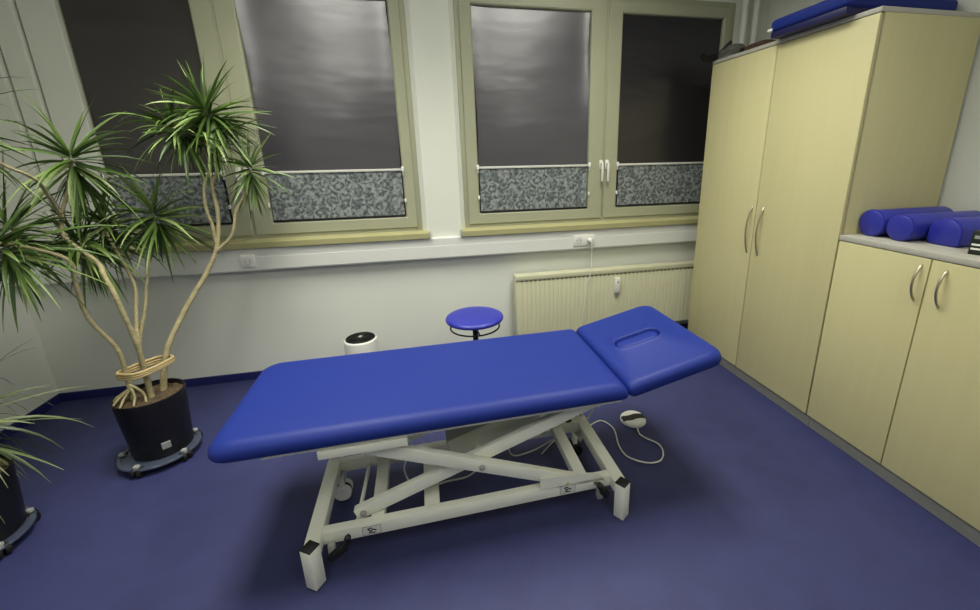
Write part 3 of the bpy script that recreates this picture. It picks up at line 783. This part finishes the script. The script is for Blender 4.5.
b = bm_new()
for dz in (-.014, -.004, .008):
    q = [(-3.395, -.775, .505+dz), (-3.29, -.805, .515+dz), (-3.225, -.66, .520+dz), (-3.30, -.63, .515+dz), (-3.40, -.74, .508+dz), (-3.395, -.775, .505+dz)]
    tube(b, [(x, y, z-.035+.003*math.sin(i*2+dz*90)) for i, (x, y, z) in enumerate(q)], .007, 8, 5)
obj('binding_cord', b, M['cord_wrap'], pl, 60)
heads = [((-2.968, -.40, 1.70), (-.5, -.2, .8), 100, .27, (2, 140), .35), ((-2.998, -.41, 1.58), (-.6, -.3, .5), 34, .25, (10, 120), .5), ((-3.105, -.44, 1.61), (-.5, -.3, .7), 58, .25, (5, 135), .5),
         ((-2.812, -.37, 1.42), (.15, -.2, 1), 46, .22, (2, 155), .35),
         ((-3.404, -.65, 1.485), (.05, -.1, 1), 52, .31, (3, 150), .4), ((-3.467, -.48, 1.165), (0, -.4, .8), 70, .27, (3, 140), .5),
         ((-3.275, -.42, 1.20), (.0, -.3, 1), 66, .31, (3, 135), .45), ((-3.58, -.90, 1.16), (-.3, -.2, .9), 64, .31, (5, 125), .6),
         ((-3.51, -.60, 1.10), (-.1, -.5, .7), 74, .30, (5, 140), .7), ((-3.47, -1.08, 1.60), (-.1, .1, 1), 48, .28, (5, 150), .5),
         ((-3.66, -.72, 1.20), (-.3, 0, .9), 46, .32, (5, 130), .6)]
for i, (c, a, n, L, s, dr) in enumerate(heads):
    leaves(c, a, int(n*1.4), L, .0155, M['leaf'], pl, (s[0]+14, s[1]+14), dr*1.35, seed=20+i)

pl, po, zt = pot_and_tray(-3.722, -1.19, .148, .262, 'smaller dragon tree with arching leaves in a black pot at the left edge', 'clear round plant trolley under the pot at the left edge')
trunk([(-3.735, -1.175, .29), (-3.74, -1.18, .36), (-3.745, -1.17, .43), (-3.74, -1.16, .50)], .03, .02)
trunk([(-3.77, -1.20, .29), (-3.82, -1.20, .6), (-3.87, -1.17, .80), (-3.88, -1.15, .93)], .022, .012)
leaves((-3.74, -1.16, .52), (.2, .1, 1), 110, .42, .016, M['leaf2'], pl, (5, 120), 1.5, seed=91)
leaves((-3.88, -1.15, .97), (.2, .1, 1), 70, .40, .016, M['leaf'], pl, (5, 130), 1.0, seed=93)

# ------------------------------------------------------------------ ceiling luminaires
for x, y, lab, mk in ((-2.55, -1.15, 'long white ceiling luminaire above the plant end of the treatment table', 'lamp'), (-1.0, -1.1, 'long white ceiling luminaire above the headrest end of the treatment table', 'lamp_soft'),
                  (-2.9, -3.4, 'long white ceiling luminaire at the rear of the room, plant side', 'lamp_rear'), (-.7, -3.4, 'long white ceiling luminaire at the rear of the room, cupboard side', 'lamp_rear')):
    t = thing('ceiling_light', lab, 'ceiling light', (x, y, ZC), 0, 'ceiling luminaires')
    obj('lamp_housing', box(bm_new(), x-.33, x+.33, y-.65, y+.65, ZC-.03, ZC, .004), M['white_plastic'], t)
    if mk != 'lamp_rear':
        ld = bpy.data.lights.new('louvre_light', 'AREA'); ld.shape = 'RECTANGLE'; ld.size = .58; ld.size_y = 1.2; ld.energy = 22 if mk == 'lamp' else 17
        ld.color = LC; ld.spread = math.radians(115); lo_ = bpy.data.objects.new('louvre_light', ld); col.objects.link(lo_); lo_.location = (x, y, ZC-.04)
    obj('diffuser', box(bm_new(), x-.30, x+.30, y-.62, y+.62, ZC-.036, ZC-.0305), M[mk], t, 0)

# ------------------------------------------------------------------ world, camera
w = bpy.data.worlds.new('night'); sc.world = w; w.use_nodes = True
bg = w.node_tree.nodes['Background']; bg.inputs['Color'].default_value = (.010, .011, .016, 1); bg.inputs['Strength'].default_value = 1.0

cam = bpy.data.cameras.new('camera'); co = bpy.data.objects.new('camera', cam); col.objects.link(co)
yaw, pitch, roll_ = .2208, -.2781, -.0167
fw = Vector((math.sin(yaw)*math.cos(pitch), math.cos(yaw)*math.cos(pitch), math.sin(pitch)))
rt = Vector((math.cos(yaw), -math.sin(yaw), 0)); up = rt.cross(fw)
r2 = rt*math.cos(roll_)+up*math.sin(roll_); u2 = -rt*math.sin(roll_)+up*math.cos(roll_)
co.matrix_world = Matrix(((r2.x, u2.x, -fw.x, -1.9083), (r2.y, u2.y, -fw.y, -2.9618), (r2.z, u2.z, -fw.z, 1.4463), (0, 0, 0, 1)))
cam.sensor_width = 36; cam.sensor_fit = 'HORIZONTAL'; cam.lens = 425.3675/980*36
cam.shift_x = -(525.7345-490)/980; cam.shift_y = (275.9023-305)/980; cam.clip_start = .02
sc.camera = co
sc.view_settings.view_transform = 'Standard'; sc.view_settings.look = 'None'
sc.view_settings.exposure = 0.0
